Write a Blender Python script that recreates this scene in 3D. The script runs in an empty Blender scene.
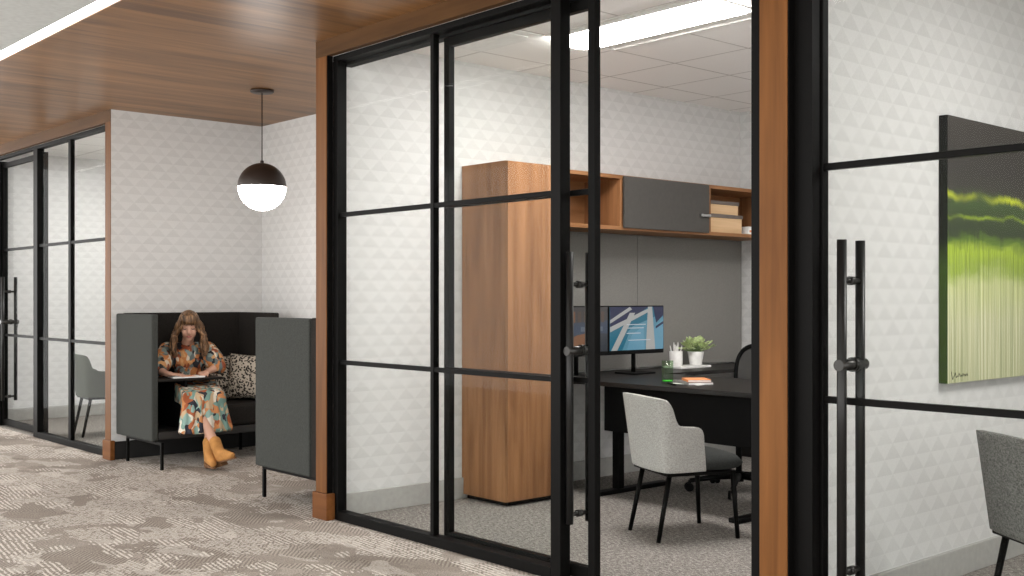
import bpy, bmesh, math, random
from mathutils import Vector, Matrix
PI = math.pi
rnd = random.Random(7)
S = bpy.context.scene
C = S.collection

# ------------------------------------------------------------------ camera, world, exposure
cam = bpy.data.cameras.new('camera'); co = bpy.data.objects.new('camera', cam); C.objects.link(co)
co.location = (0, 0, 1.36)
co.rotation_euler = (PI/2, 0, math.radians(48.305))
cam.sensor_width = 36; cam.lens = 1104.2/1024*36
cam.shift_y = 9.8/1024; cam.clip_start = .05
S.camera = co
w = bpy.data.worlds.new('world'); S.world = w; w.use_nodes = True
w.node_tree.nodes['Background'].inputs[0].default_value = (1.0, .985, .962, 1)
w.node_tree.nodes['Background'].inputs[1].default_value = 2.15
S.view_settings.view_transform = 'Standard'; S.view_settings.look = 'None'
S.view_settings.gamma = 1; S.view_settings.use_curve_mapping = False
S.view_settings.exposure = 0.9

# ------------------------------------------------------------------ materials
def newmat(name):
    m = bpy.data.materials.new(name); m.use_nodes = True
    nt = m.node_tree; return m, nt, nt.nodes['Principled BSDF']
def N(nt, t, **k):
    n = nt.nodes.new(t)
    for a, b in k.items(): setattr(n, a, b)
    return n
def math_(nt, op, a, b=None, c=None):
    n = nt.nodes.new('ShaderNodeMath'); n.operation = op
    for i, v in enumerate((a, b, c)):
        if v is None: continue
        if isinstance(v, (int, float)): n.inputs[i].default_value = v
        else: nt.links.new(v, n.inputs[i])
    return n.outputs[0]
def coords(nt, scale=(1,1,1), rot=(0,0,0), loc=(0,0,0)):
    tc = N(nt, 'ShaderNodeTexCoord'); mp = N(nt, 'ShaderNodeMapping')
    mp.inputs['Scale'].default_value = scale; mp.inputs['Rotation'].default_value = rot; mp.inputs['Location'].default_value = loc
    nt.links.new(tc.outputs['Object'], mp.inputs[0]); return mp.outputs[0]
def ramp(nt, fac, stops, interp='LINEAR'):
    r = N(nt, 'ShaderNodeValToRGB'); r.color_ramp.interpolation = interp
    e = r.color_ramp.elements
    while len(e) < len(stops): e.new(.5)
    for i, (p, c) in enumerate(stops): e[i].position = p; e[i].color = (*c, 1)
    nt.links.new(fac, r.inputs[0]); return r.outputs[0]
def mix(nt, fac, a, b, mode='MIX'):
    n = N(nt, 'ShaderNodeMix', data_type='RGBA', blend_type=mode)
    for k, v in ((0, fac), (6, a), (7, b)):
        if isinstance(v, (int, float)): n.inputs[k].default_value = v
        elif isinstance(v, tuple): n.inputs[k].default_value = (*v, 1)
        else: nt.links.new(v, n.inputs[k])
    return n.outputs[2]
def bump(nt, bsdf, h, strength=.2, dist=.01):
    b = N(nt, 'ShaderNodeBump'); b.inputs['Strength'].default_value = strength; b.inputs['Distance'].default_value = dist
    nt.links.new(h, b.inputs['Height']); nt.links.new(b.outputs[0], bsdf.inputs['Normal'])
def noise(nt, vec, scale, detail=3, rough=.5, dist=0):
    n = N(nt, 'ShaderNodeTexNoise'); nt.links.new(vec, n.inputs['Vector'])
    n.inputs['Scale'].default_value = scale; n.inputs['Detail'].default_value = detail
    n.inputs['Roughness'].default_value = rough; n.inputs['Distortion'].default_value = dist
    return n.outputs['Fac']
def plain(name, col, rough=.6, metal=0, spec=.5, var=.06, vscale=30):
    m, nt, b = newmat(name)
    f = noise(nt, coords(nt), vscale, 2)
    c = ramp(nt, f, [(.3, tuple(x*(1-var) for x in col)), (.7, tuple(min(1, x*(1+var)) for x in col))])
    nt.links.new(c, b.inputs['Base Color'])
    b.inputs['Roughness'].default_value = rough; b.inputs['Metallic'].default_value = metal
    b.inputs['Specular IOR Level'].default_value = spec
    return m
def fabric(name, a, bcol, scale=260, rough=.95):
    m, nt, b = newmat(name)
    v = coords(nt)
    f1 = noise(nt, coords(nt, (1, 1, .35)), scale, 2); f2 = noise(nt, coords(nt, (.35, .35, 1)), scale*.8, 2)
    f = math_(nt, 'MULTIPLY', math_(nt, 'ADD', f1, f2), .5)
    c = ramp(nt, f, [(.38, a), (.62, bcol)])
    nt.links.new(c, b.inputs['Base Color']); b.inputs['Roughness'].default_value = rough
    b.inputs['Specular IOR Level'].default_value = .2
    bump(nt, b, f, .25, .002)
    return m
def wood(name, dark, light, along='z', board=None, rough=.45, spec=.4, fine=1.0):
    """grain running along one axis; board = (axis, width) gives planks"""
    m, nt, b = newmat(name)
    sc = {'x': (.9, 22, 22), 'y': (22, .9, 22), 'z': (22, 22, .9)}[along]
    vec = coords(nt, sc)
    sc2 = {'x': (.5, 5, 5), 'y': (5, .5, 5), 'z': (5, 5, .5)}[along]
    vec2 = coords(nt, sc2)
    if board:
        tc = N(nt, 'ShaderNodeTexCoord'); sp = N(nt, 'ShaderNodeSeparateXYZ'); nt.links.new(tc.outputs['Object'], sp.inputs[0])
        q = math_(nt, 'DIVIDE', sp.outputs['XYZ'.index(board[0].upper())], board[1])
        fl = math_(nt, 'FLOOR', q); fr = math_(nt, 'SUBTRACT', q, fl)
        wn = N(nt, 'ShaderNodeTexWhiteNoise', noise_dimensions='1D'); nt.links.new(fl, wn.inputs['W'])
        off = N(nt, 'ShaderNodeVectorMath', operation='ADD'); nt.links.new(vec2, off.inputs[0])
        sc_ = N(nt, 'ShaderNodeVectorMath', operation='SCALE'); nt.links.new(wn.outputs['Color'], sc_.inputs[0]); sc_.inputs['Scale'].default_value = 20
        nt.links.new(sc_.outputs[0], off.inputs[1]); vec2 = off.outputs[0]
    f1 = noise(nt, vec, 1.0*fine, 5, .6, .4)
    f2 = noise(nt, vec2, 1.3, 3, .55, 1.2)
    f = math_(nt, 'ADD', math_(nt, 'MULTIPLY', f1, .45), math_(nt, 'MULTIPLY', f2, .55))
    if board: f = math_(nt, 'ADD', f, math_(nt, 'MULTIPLY', math_(nt, 'SUBTRACT', wn.outputs['Value'], .5), .10))
    c = ramp(nt, f, [(.33, dark), (.66, light)])
    if board:
        seam = math_(nt, 'LESS_THAN', fr, .012)
        c = mix(nt, math_(nt, 'MULTIPLY', seam, .45), c, tuple(x*.5 for x in dark))
    nt.links.new(c, b.inputs['Base Color']); b.inputs['Roughness'].default_value = rough
    b.inputs['Specular IOR Level'].default_value = spec
    bump(nt, b, f1, .08, .002)
    return m
def wallpaper(name, axis, base=(.635, .632, .625), dk=.885):
    m, nt, b = newmat(name)
    tc = N(nt, 'ShaderNodeTexCoord'); sp = N(nt, 'ShaderNodeSeparateXYZ'); nt.links.new(tc.outputs['Object'], sp.inputs[0])
    s = sp.outputs[{'x': 0, 'y': 1}[axis]]; z = sp.outputs[2]
    v = math_(nt, 'DIVIDE', z, .07); row = math_(nt, 'FLOOR', v); fy = math_(nt, 'SUBTRACT', v, row)
    u = math_(nt, 'ADD', math_(nt, 'DIVIDE', s, .14), math_(nt, 'MULTIPLY', row, .5))
    fx = math_(nt, 'FRACT', u)
    d = math_(nt, 'MULTIPLY', math_(nt, 'ABSOLUTE', math_(nt, 'SUBTRACT', fx, .5)), 2)
    up = math_(nt, 'LESS_THAN', d, math_(nt, 'SUBTRACT', 1.0, fy))
    cell = N(nt, 'ShaderNodeCombineXYZ'); nt.links.new(math_(nt, 'FLOOR', u), cell.inputs[0]); nt.links.new(row, cell.inputs[1])
    wn = N(nt, 'ShaderNodeTexWhiteNoise', noise_dimensions='3D'); nt.links.new(cell.outputs[0], wn.inputs['Vector'])
    grad = math_(nt, 'MULTIPLY_ADD', fy, -.45, 1.0)
    amt = math_(nt, 'MULTIPLY', math_(nt, 'MULTIPLY', up, grad), math_(nt, 'MULTIPLY_ADD', wn.outputs['Value'], .45, .6))
    fib = noise(nt, coords(nt, (1, 1, 1)), 140, 3, .7)
    dark = tuple(x*dk for x in base)
    c = mix(nt, amt, base, dark)
    c = mix(nt, .10, c, ramp(nt, fib, [(.3, (.35, .34, .33)), (.7, (.85, .84, .82))]))
    nt.links.new(c, b.inputs['Base Color']); b.inputs['Roughness'].default_value = .75
    b.inputs['Specular IOR Level'].default_value = .25
    return m
def emis(name, col, strength):
    m, nt, b = newmat(name)
    b.inputs['Base Color'].default_value = (*col, 1)
    b.inputs['Emission Color'].default_value = (*col, 1); b.inputs['Emission Strength'].default_value = strength
    return m
def corridor_carpet():
    m, nt, b = newmat('patterned_carpet')
    v = coords(nt, (1, 1, 0))
    dn = N(nt, 'ShaderNodeTexNoise'); nt.links.new(v, dn.inputs['Vector']); dn.inputs['Scale'].default_value = 5.0; dn.inputs['Detail'].default_value = 4
    sub = N(nt, 'ShaderNodeVectorMath', operation='SUBTRACT'); nt.links.new(dn.outputs['Color'], sub.inputs[0]); sub.inputs[1].default_value = (.5, .5, .5)
    sc = N(nt, 'ShaderNodeVectorMath', operation='SCALE'); nt.links.new(sub.outputs[0], sc.inputs[0]); sc.inputs['Scale'].default_value = .06
    ad = N(nt, 'ShaderNodeVectorMath', operation='ADD'); nt.links.new(v, ad.inputs[0]); nt.links.new(sc.outputs[0], ad.inputs[1])
    s3 = N(nt, 'ShaderNodeSeparateXYZ'); nt.links.new(v, s3.inputs[0])
    wob = noise(nt, v, 7, 3, .6)
    def layer(rot, sx, sy, a0, a1, period, ofs):
        """angular patches, each filled with strokes in one of two directions"""
        mp = N(nt, 'ShaderNodeMapping'); nt.links.new(ad.outputs[0], mp.inputs[0]); mp.inputs['Rotation'].default_value = (0, 0, rot); mp.inputs['Scale'].default_value = (sx, sy, 1); mp.inputs['Location'].default_value = (ofs, ofs*.7, 0)
        vo = N(nt, 'ShaderNodeTexVoronoi', feature='F1', distance='MANHATTAN'); vo.inputs['Scale'].default_value = 1.0; nt.links.new(mp.outputs[0], vo.inputs['Vector'])
        sr = N(nt, 'ShaderNodeSeparateColor'); nt.links.new(vo.outputs['Color'], sr.inputs[0])
        ang = math_(nt, 'ADD', math_(nt, 'MULTIPLY_ADD', math_(nt, 'GREATER_THAN', sr.outputs[0], .5), a1-a0, a0), math_(nt, 'MULTIPLY_ADD', sr.outputs[1], .24, -.12))
        dd = math_(nt, 'ADD', math_(nt, 'MULTIPLY', s3.outputs[0], math_(nt, 'COSINE', ang)), math_(nt, 'MULTIPLY', s3.outputs[1], math_(nt, 'SINE', ang)))
        ph = math_(nt, 'ADD', math_(nt, 'MULTIPLY', dd, 2*PI/period), math_(nt, 'MULTIPLY', wob, 4))
        return math_(nt, 'SINE', ph), sr
    w1, r1 = layer(.75, 2.6, 4.6, .15, 1.45, .027, 0); w2, r2 = layer(-.6, 3.4, 6.0, .8, 2.2, .022, 5)
    big = noise(nt, coords(nt, (1, 1, 0), (0, 0, .8)), 1.3, 4, .6, .6)
    brk = noise(nt, coords(nt, (1, 1, 0)), 26, 3, .7); mid = noise(nt, coords(nt, (1, 1, 0), (0, 0, .3)), 4.5, 3, .6)
    tone = math_(nt, 'ADD', math_(nt, 'MULTIPLY_ADD', r1.outputs[2], .16, .07), math_(nt, 'ADD', math_(nt, 'MULTIPLY', big, .58), math_(nt, 'MULTIPLY', mid, .20)))
    base = ramp(nt, tone, [(.34, (.27, .236, .208)), (.56, (.35, .31, .276)), (.76, (.44, .40, .362))])
    # broken dark fine strokes, then broad pale strokes, then whole pale patches
    dk = math_(nt, 'MULTIPLY', math_(nt, 'GREATER_THAN', w2, .1), math_(nt, 'GREATER_THAN', mid, .38))
    c = mix(nt, math_(nt, 'MULTIPLY', dk, .5), base, (.095, .078, .066))
    lt = math_(nt, 'MULTIPLY', math_(nt, 'GREATER_THAN', w1, .15), math_(nt, 'MULTIPLY', math_(nt, 'GREATER_THAN', brk, .45), math_(nt, 'GREATER_THAN', math_(nt, 'ADD', math_(nt, 'MULTIPLY', mid, .6), math_(nt, 'MULTIPLY', r1.outputs[1], .42)), .42)))
    c = mix(nt, math_(nt, 'MULTIPLY', lt, .8), c, (.70, .655, .61))
    pp = math_(nt, 'MULTIPLY', math_(nt, 'GREATER_THAN', r2.outputs[0], .87), math_(nt, 'GREATER_THAN', brk, .40))
    c = mix(nt, math_(nt, 'MULTIPLY', pp, .45), c, (.60, .56, .52))
    fine = noise(nt, coords(nt, (1, 1, 0)), 120, 2, .7)
    c = mix(nt, .40, c, ramp(nt, fine, [(.35, (.1, .09, .08)), (.65, (.88, .84, .8))]), 'OVERLAY')
    nt.links.new(c, b.inputs['Base Color']); b.inputs['Roughness'].default_value = 1; b.inputs['Specular IOR Level'].default_value = .05
    bump(nt, b, fine, .5, .006)
    return m
def office_carpet():
    m, nt, b = newmat('taupe_carpet')
    f = noise(nt, coords(nt, (1, 2.4, 0), (0, 0, .8)), 32, 5, .8)
    g = noise(nt, coords(nt, (1, 1, 0)), 160, 2, .7)
    k = math_(nt, 'ADD', math_(nt, 'MULTIPLY', f, .6), math_(nt, 'MULTIPLY', g, .4))
    c = ramp(nt, k, [(.38, (.06, .053, .047)), (.49, (.19, .174, .158)), (.60, (.46, .43, .40))])
    nt.links.new(c, b.inputs['Base Color']); b.inputs['Roughness'].default_value = 1; b.inputs['Specular IOR Level'].default_value = .05
    bump(nt, b, g, .4, .005)
    return m
def tile_ceiling():
    m, nt, b = newmat('ceiling_tile')
    tc = N(nt, 'ShaderNodeTexCoord'); sp = N(nt, 'ShaderNodeSeparateXYZ'); nt.links.new(tc.outputs['Object'], sp.inputs[0])
    ms = []
    for ax, o in ((0, -4.905), (1, 4.64)):
        q = math_(nt, 'FRACT', math_(nt, 'DIVIDE', math_(nt, 'SUBTRACT', sp.outputs[ax], o-.006), .61))
        ms.append(math_(nt, 'LESS_THAN', q, .022))
    g = math_(nt, 'MAXIMUM', *ms)
    f = noise(nt, coords(nt), 160, 3, .7)
    c = ramp(nt, f, [(.3, (.86, .84, .82)), (.7, (.92, .90, .88))])
    c = mix(nt, math_(nt, 'MULTIPLY', g, .75), c, (.42, .39, .37))
    nt.links.new(c, b.inputs['Base Color']); b.inputs['Roughness'].default_value = .9
    return m
def glassmat(name='clear_glass', tint=(.975, .985, .98), refl=.2):
    m = bpy.data.materials.new(name); m.use_nodes = True; nt = m.node_tree; nt.nodes.clear()
    o = N(nt, 'ShaderNodeOutputMaterial'); t = N(nt, 'ShaderNodeBsdfTransparent'); t.inputs[0].default_value = (*tint, 1)
    g = N(nt, 'ShaderNodeBsdfGlossy'); g.inputs['Roughness'].default_value = .01
    fr = N(nt, 'ShaderNodeFresnel'); fr.inputs['IOR'].default_value = 1.38
    geo = N(nt, 'ShaderNodeNewGeometry')
    # same reflection from both sides of the pane
    fac = math_(nt, 'MULTIPLY', math_(nt, 'MULTIPLY', fr.outputs[0], refl), math_(nt, 'SUBTRACT', 1.0, geo.outputs['Backfacing']))
    x = N(nt, 'ShaderNodeMixShader'); nt.links.new(fac, x.inputs[0]); nt.links.new(t.outputs[0], x.inputs[1]); nt.links.new(g.outputs[0], x.inputs[2])
    nt.links.new(x.outputs[0], o.inputs[0]); return m

M = {}
M['wood_ceiling'] = wood('wood_ceiling', (.110, .048, .015), (.335, .165, .060), 'y', ('x', .16), rough=.36, spec=.28)
M['wood_trim'] = wood('wood_trim', (.100, .037, .009), (.200, .080, .021), 'z', rough=.5, spec=.15)
M['wood_header'] = wood('wood_header', (.050, .022, .0065), (.108, .050, .016), 'x', rough=.5, spec=.15)
M['wood_block'] = wood('wood_block', (.11, .038, .010), (.20, .078, .022), 'x', rough=.5, spec=.15)
M['walnut'] = wood('walnut', (.150, .060, .020), (.34, .162, .072), 'z', rough=.5, spec=.2)
M['walnut_h'] = wood('walnut_shelf', (.175, .072, .024), (.35, .172, .078), 'y', rough=.5, spec=.2)
M['black'] = plain('black_metal', (.0034, .0032, .0030), .5, 0, .08)
M['black_soft'] = plain('black_plastic', (.0045, .0045, .0045), .6, 0, .10)
M['black_edge'] = plain('black_aluminium_edge', (.009, .0088, .0085), .35, 0, .3)
M['steel'] = plain('brushed_steel', (.45, .45, .45), .3, 1)
M['gunmetal'] = plain('gunmetal', (.028, .027, .025), .3, .5)
M['wall_y'] = wallpaper('triangle_wallpaper_side', 'y')
M['wall_x'] = wallpaper('triangle_wallpaper_back', 'x')
M['white_ceiling'] = plain('white_ceiling_paint', (.56, .585, .58), .85)
M['baseboard'] = plain('grey_baseboard', (.37, .365, .345), .5)
M['base_black'] = plain('black_baseboard', (.010, .010, .010), .5)
M['carpet'] = corridor_carpet(); M['carpet2'] = office_carpet(); M['tile'] = tile_ceiling()
M['glass'] = glassmat()
M['green_glass'] = glassmat('green_glass', (.86, .95, .84), 1.0)
M['led'] = emis('led_diffuser', (1, .98, .95), 5.0)
M['troffer'] = emis('troffer_diffuser', (1, .972, .945), 25.0)
M['globe'] = emis('opal_globe', (1, .95, .90), 14.0)
M['tack'] = fabric('grey_tackboard', (.19, .184, .172), (.25, .242, .226), 320)
M['booth'] = fabric('charcoal_wool', (.036, .038, .0355), (.058, .061, .056), 300)
M['booth_in'] = fabric('black_brown_wool', (.011, .0095, .008), (.022, .019, .017), 300)
M['chair_l'] = fabric('light_tweed', (.30, .295, .275), (.48, .47, .445), 300)
M['chair_g'] = fabric('grey_green_felt', (.066, .070, .058), (.098, .103, .086), 240)
M['chair_t'] = fabric('dark_tweed', (.085, .085, .078), (.24, .235, .22), 260)
M['seat'] = fabric('charcoal_seat', (.022, .0235, .0225), (.036, .038, .036), 300)
M['desk'] = plain('black_laminate', (.0095, .0082, .0074), .42, 0, .22)
M['cab_door'] = plain('charcoal_laminate', (.062, .058, .053), .55, 0, .25)
M['white'] = plain('white_ceramic', (.82, .81, .79), .4)
M['paper'] = plain('white_paper', (.85, .84, .82), .8)

# ------------------------------------------------------------------ mesh helpers
def bx(bm, x0, x1, y0, y1, z0, z1, mi=0):
    vs = [bm.verts.new(p) for p in ((x0,y0,z0),(x1,y0,z0),(x1,y1,z0),(x0,y1,z0),(x0,y0,z1),(x1,y0,z1),(x1,y1,z1),(x0,y1,z1))]
    for f in ((0,3,2,1),(4,5,6,7),(0,1,5,4),(1,2,6,5),(2,3,7,6),(3,0,4,7)):
        fc = bm.faces.new([vs[i] for i in f]); fc.material_index = mi
    return vs
def tube(bm, p, q, r0, r1=None, n=16, caps=True):
    r1 = r0 if r1 is None else r1
    p = Vector(p); q = Vector(q); d = (q-p).normalized()
    a = d.orthogonal().normalized(); b = d.cross(a)
    A = [bm.verts.new(p+(a*math.cos(2*PI*i/n)+b*math.sin(2*PI*i/n))*r0) for i in range(n)]
    B = [bm.verts.new(q+(a*math.cos(2*PI*i/n)+b*math.sin(2*PI*i/n))*r1) for i in range(n)]
    for i in range(n): f = bm.faces.new((A[i], A[(i+1)%n], B[(i+1)%n], B[i])); f.smooth = True
    if caps: bm.faces.new(A[::-1]); bm.faces.new(B)
def pathtube(bm, pts, r, n=12, closed=False):
    pts = [Vector(p) for p in pts]; rings = []; prev = None
    for i, p in enumerate(pts):
        d = (pts[min(i+1, len(pts)-1)]-pts[max(i-1, 0)]).normalized()
        a = d.orthogonal().normalized() if prev is None else (prev-d*prev.dot(d)).normalized()
        prev = a; b = d.cross(a); rr = r if isinstance(r, (int, float)) else r[i]
        rings.append([bm.verts.new(p+(a*math.cos(2*PI*k/n)+b*math.sin(2*PI*k/n))*rr) for k in range(n)])
    for A, B in zip(rings, rings[1:]):
        for i in range(n): f = bm.faces.new((A[i], A[(i+1)%n], B[(i+1)%n], B[i])); f.smooth = True
    bm.faces.new(rings[0][::-1]); bm.faces.new(rings[-1])
def lathe(bm, prof, n=40, cx=0, cy=0, smooth=True):
    rings = []
    for r, z in prof:
        rings.append([bm.verts.new((cx, cy, z))] if r < 1e-6 else [bm.verts.new((cx+r*math.cos(2*PI*i/n), cy+r*math.sin(2*PI*i/n), z)) for i in range(n)])
    for A, B in zip(rings, rings[1:]):
        for i in range(n):
            j = (i+1) % n
            vs = ([A[0], B[j], B[i]] if len(A) == 1 else [A[i], A[j], B[0]] if len(B) == 1 else [A[i], A[j], B[j], B[i]])
            f = bm.faces.new(vs); f.smooth = smooth
def ball(bm, c, r, sx=1, sy=1, sz=1, seg=16, mat=None):
    mt = Matrix.Translation(c) @ (mat or Matrix()) @ Matrix.Diagonal((r*sx, r*sy, r*sz, 1))
    res = bmesh.ops.create_uvsphere(bm, u_segments=seg, v_segments=seg//2+2, radius=1, matrix=mt)
    for v in res['verts']:
        for f in v.link_faces: f.smooth = True
def capsule(bm, p, q, r0, r1=None):
    r1 = r0 if r1 is None else r1
    tube(bm, p, q, r0, r1, 14); ball(bm, p, r0, seg=14); ball(bm, q, r1, seg=14)
def obj(name, bm, mat, parent=None, bevel=0, seg=2, loc=None, rotz=0):
    bmesh.ops.recalc_face_normals(bm, faces=bm.faces)
    me = bpy.data.meshes.new(name); bm.to_mesh(me); bm.free()
    for m_ in (mat if isinstance(mat, (list, tuple)) else [mat]): me.materials.append(m_)
    o = bpy.data.objects.new(name, me); C.objects.link(o)
    if parent: o.parent = parent
    if loc: o.location = loc
    if rotz: o.rotation_euler.z = rotz
    if bevel:
        b = o.modifiers.new('bevel', 'BEVEL'); b.width = bevel; b.segments = seg; b.limit_method = 'ANGLE'
    return o
def box(name, d, mat, parent=None, bevel=0, seg=2):
    bm = bmesh.new(); bx(bm, *d); return obj(name, bm, mat, parent, bevel, seg)
def B(): return bmesh.new()
def thing(name, label, cat, loc=(0,0,0), rotz=0, group=None, kind=None):
    o = bpy.data.objects.new(name, None); C.objects.link(o); o.empty_display_size = .1
    o.location = loc; o.rotation_euler = (0, 0, rotz); o['label'] = label; o['category'] = cat
    if group: o['group'] = group
    if kind: o['kind'] = kind
    return o
def tag(o, label, cat, group=None, kind=None):
    o['label'] = label; o['category'] = cat
    if group: o['group'] = group
    if kind: o['kind'] = kind
    return o
def struct(o, label, cat):
    o['label'] = label; o['category'] = cat; o['kind'] = 'structure'; return o
def dup(root, loc, rotz, label, mats=None):
    r = root.copy(); C.objects.link(r); r.location = loc; r.rotation_euler = (0, 0, rotz); r['label'] = label
    for ch in list(root.children):
        c = ch.copy(); C.objects.link(c); c.parent = r
        if mats and ch.name.split('.')[0] in mats:
            c.data = c.data.copy(); c.data.materials.clear(); c.data.materials.append(mats[ch.name.split('.')[0]])
        for g in ch.children:
            d = g.copy(); C.objects.link(d); d.parent = c
    return r

# ------------------------------------------------------------------ the setting
YF = 3.69          # face of the black glazing frames
ZS, ZO = 2.942, 2.966
struct(box('floor', (-14, 5, -3.2, 3.70, -.12, 0), M['carpet']), 'grey and cream patterned corridor carpet with diagonal strokes', 'floor')
struct(box('floor', (-9.155, -5.93, 3.70, 5.16, -.12, 0), M['carpet']), 'patterned carpet of the booth alcove', 'floor')
struct(box('floor', (-5.93, 3, 3.70, 8.0, -.12, 0), M['carpet2']), 'taupe flecked carpet of the offices behind the glass', 'floor')
struct(box('floor', (-14, -9.155, 3.70, 8.0, -.12, 0), M['carpet2']), 'taupe flecked carpet of the far left office', 'floor')
struct(box('ceiling', (-14, 5, 2.353, 3.645, ZS, ZS+.06), M['wood_ceiling']), 'warm wood plank ceiling over the corridor edge', 'ceiling')
struct(box('ceiling', (-9.155, -5.93, 3.645, 5.16, ZS, ZS+.06), M['wood_ceiling']), 'wood plank ceiling of the booth alcove', 'ceiling')
struct(box('ceiling', (-14, 5, -1.2, 2.262, ZS, ZS+.06), M['white_ceiling']), 'smooth white corridor ceiling', 'ceiling')
struct(box('ceiling', (-5.83, 3, 3.78, 7.84, ZO, ZO+.06), M['tile']), 'white square tile ceiling of the offices', 'ceiling')
struct(box('ceiling', (-12.8, -9.255, 3.78, 7.84, ZO, ZO+.06), M['tile']), 'white tile ceiling of the far left office', 'ceiling')
# walls
struct(box('wall_left', (-9.255, -9.155, 3.650, 7.84, 0, ZO), M['wall_y']), 'pale triangle-patterned wall beside the booth', 'wall')
struct(box('wall_alcove', (-9.155, -5.93, 5.06, 5.16, 0, ZO), M['wall_x']), 'pale triangle-patterned wall behind the booth', 'wall')
struct(box('wall_center', (-5.93, -5.83, 3.70, 7.84, 0, ZO), M['wall_y']), 'pale triangle-patterned wall behind the wardrobe and desk', 'wall')
struct(box('wall_right', (-2.69, -2.59, 3.70, 7.84, 0, ZO), M['wall_y']), 'pale triangle-patterned wall behind the green painting', 'wall')
struct(box('wall_far', (-12.9, -12.8, 3.70, 7.84, 0, ZO), M['wall_y']), 'pale wall at the far side of the left office', 'wall')
struct(box('wall_back', (-12.9, -9.155, 7.84, 7.94, 0, ZO), M['wall_x']), 'back wall of the far left office', 'wall')
struct(box('wall_back', (-5.93, 3, 7.84, 7.94, 0, ZO), M['wall_x']), 'pale triangle-patterned back wall of the offices', 'wall')
struct(box('wall_east', (1.0, 1.1, 3.70, 7.84, 0, ZO), M['wall_y']), 'far side wall of the right office', 'wall')
def baseboard(name, d, mat, lab):
    struct(box(name, d, mat, None, .004), lab, 'baseboard')
baseboard('baseboard_left', (-9.155, -9.143, 3.669, 5.06, 0, .15), M['base_black'], 'black baseboard beside the booth')
baseboard('baseboard_alcove', (-9.143, -5.93, 5.048, 5.06, 0, .15), M['base_black'], 'black baseboard behind the booth')
baseboard('baseboard_center', (-5.83, -5.81, 3.78, 7.84, 0, .141), M['baseboard'], 'grey white baseboard behind the wardrobe')
baseboard('baseboard_back', (-5.81, -2.69, 7.82, 7.84, 0, .141), M['baseboard'], 'grey white baseboard on the office back wall')
baseboard('baseboard_right', (-2.59, -2.57, 3.78, 7.84, 0, .135), M['baseboard'], 'grey white baseboard under the green painting')
baseboard('baseboard_far', (-12.8, -12.78, 3.78, 7.84, 0, .135), M['baseboard'], 'grey white baseboard of the far left office')
# wood trims
def post(x0, x1, bx0, bx1, n, lab, yb=3.69):
    r = thing('trim_%d' % n, lab, 'post', ((x0+x1)/2, 3.645, 0), 0, None, 'structure')
    if yb > 3.67: rv = box('reveal_strip', (x1-.0045, x1, 3.650, yb, .162, 2.842), M['black']); rv.parent = r; rv.matrix_parent_inverse = Matrix.Translation(-r.location)
    a = box('post', (x0, x1-.005, 3.645, yb, .16, 2.842), M['wood_trim'], None, .003)
    b_ = box('base_block', (bx0, bx1, 3.628, yb, 0, .162), M['wood_block'], None, .003)
    for o in (a, b_): o.parent = r; o.matrix_parent_inverse = Matrix.Translation(-r.location)
post(-5.921, -5.796, -5.935, -5.772, 1, 'orange brown wood post with square base block at the booth corner')
post(-9.272, -9.1506, -9.285, -9.118, 2, 'narrow wood post at the far left office corner', 3.668)
post(-2.618, -2.484, -2.632, -2.47, 3, 'broad orange brown wood post between the two nearer offices')
def header(x0, x1, n, lab):
    struct(box('trim_%d' % n, (x0, x1, 3.645, 3.689, 2.842, ZS+.058), M['wood_header'], None, .0012), lab, 'header')
header(-5.921, 5, 4, 'brown wood header above the nearer glass fronts')
header(-14, -9.1556, 5, 'brown wood header above the far left glass front')
# light slot along the wood ceiling edge
ls = thing('trim_6', 'slim bright line of light along the wood ceiling edge', 'light strip', (-4.5, 2.31, ZS), 0, None, 'structure')
for nm, d, mt in (('housing', (-14, 5, 2.262, 2.353, ZS+.012, ZS+.06), M['white_ceiling']), ('diffuser', (-14, 5, 2.268, 2.347, ZS+.004, ZS+.0118), M['led'])):
    o = box(nm, d, mt); o.parent = ls; o.matrix_parent_inverse = Matrix.Translation(-ls.location)

# ---- glass fronts
ZR = (.965, 1.868)      # heights of the two cross rails
def framed(name, lab, cat, x0, x1, y0, y1, zb, zt, wl, wr, hb, ht, mulls=(), mw=.03, rails=ZR, rh=.026, loc=None, lefthide=False):
    """a metal framed glazed unit: stiles, top/bottom rail, cross rails, mullions, panes"""
    r = thing(name, lab, cat, ((x0+x1)/2, (y0+y1)/2, 0), 0, None, 'structure')
    inv = Matrix.Translation(-r.location)
    def P(o): o.parent = r; o.matrix_parent_inverse = inv; return o
    P(box('stile', (x0, x0+wl, y0, y1, zb, zt), M['black'], None, .003))
    P(box('stile', (x1-wr, x1, y0, y1, zb, zt), M['black'], None, .003))
    P(box('bottom_rail', (x0+wl, x1-wr, y0, y1, zb, zb+hb), M['black'], None, .003))
    P(box('top_rail', (x0+wl, x1-wr, y0, y1, zt-ht, zt), M['black'], None, .003))
    ym = (y0+y1)/2; yr0, yr1 = ym-.016, ym+.016
    for mx in mulls: P(box('mullion', (mx-mw/2, mx+mw/2, yr0-.004, yr1+.004, zb+hb, zt-ht), M['black'], None, .002))
    for z in rails: P(box('cross_rail', (x0+wl, x1-wr, yr0, yr1, z-rh/2, z+rh/2), M['black'], None, .002))
    P(box('glass_pane', (x0+wl, x1-wr, ym-.004, ym+.004, zb+hb, zt-ht), M['glass']))
    return r, P
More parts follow.
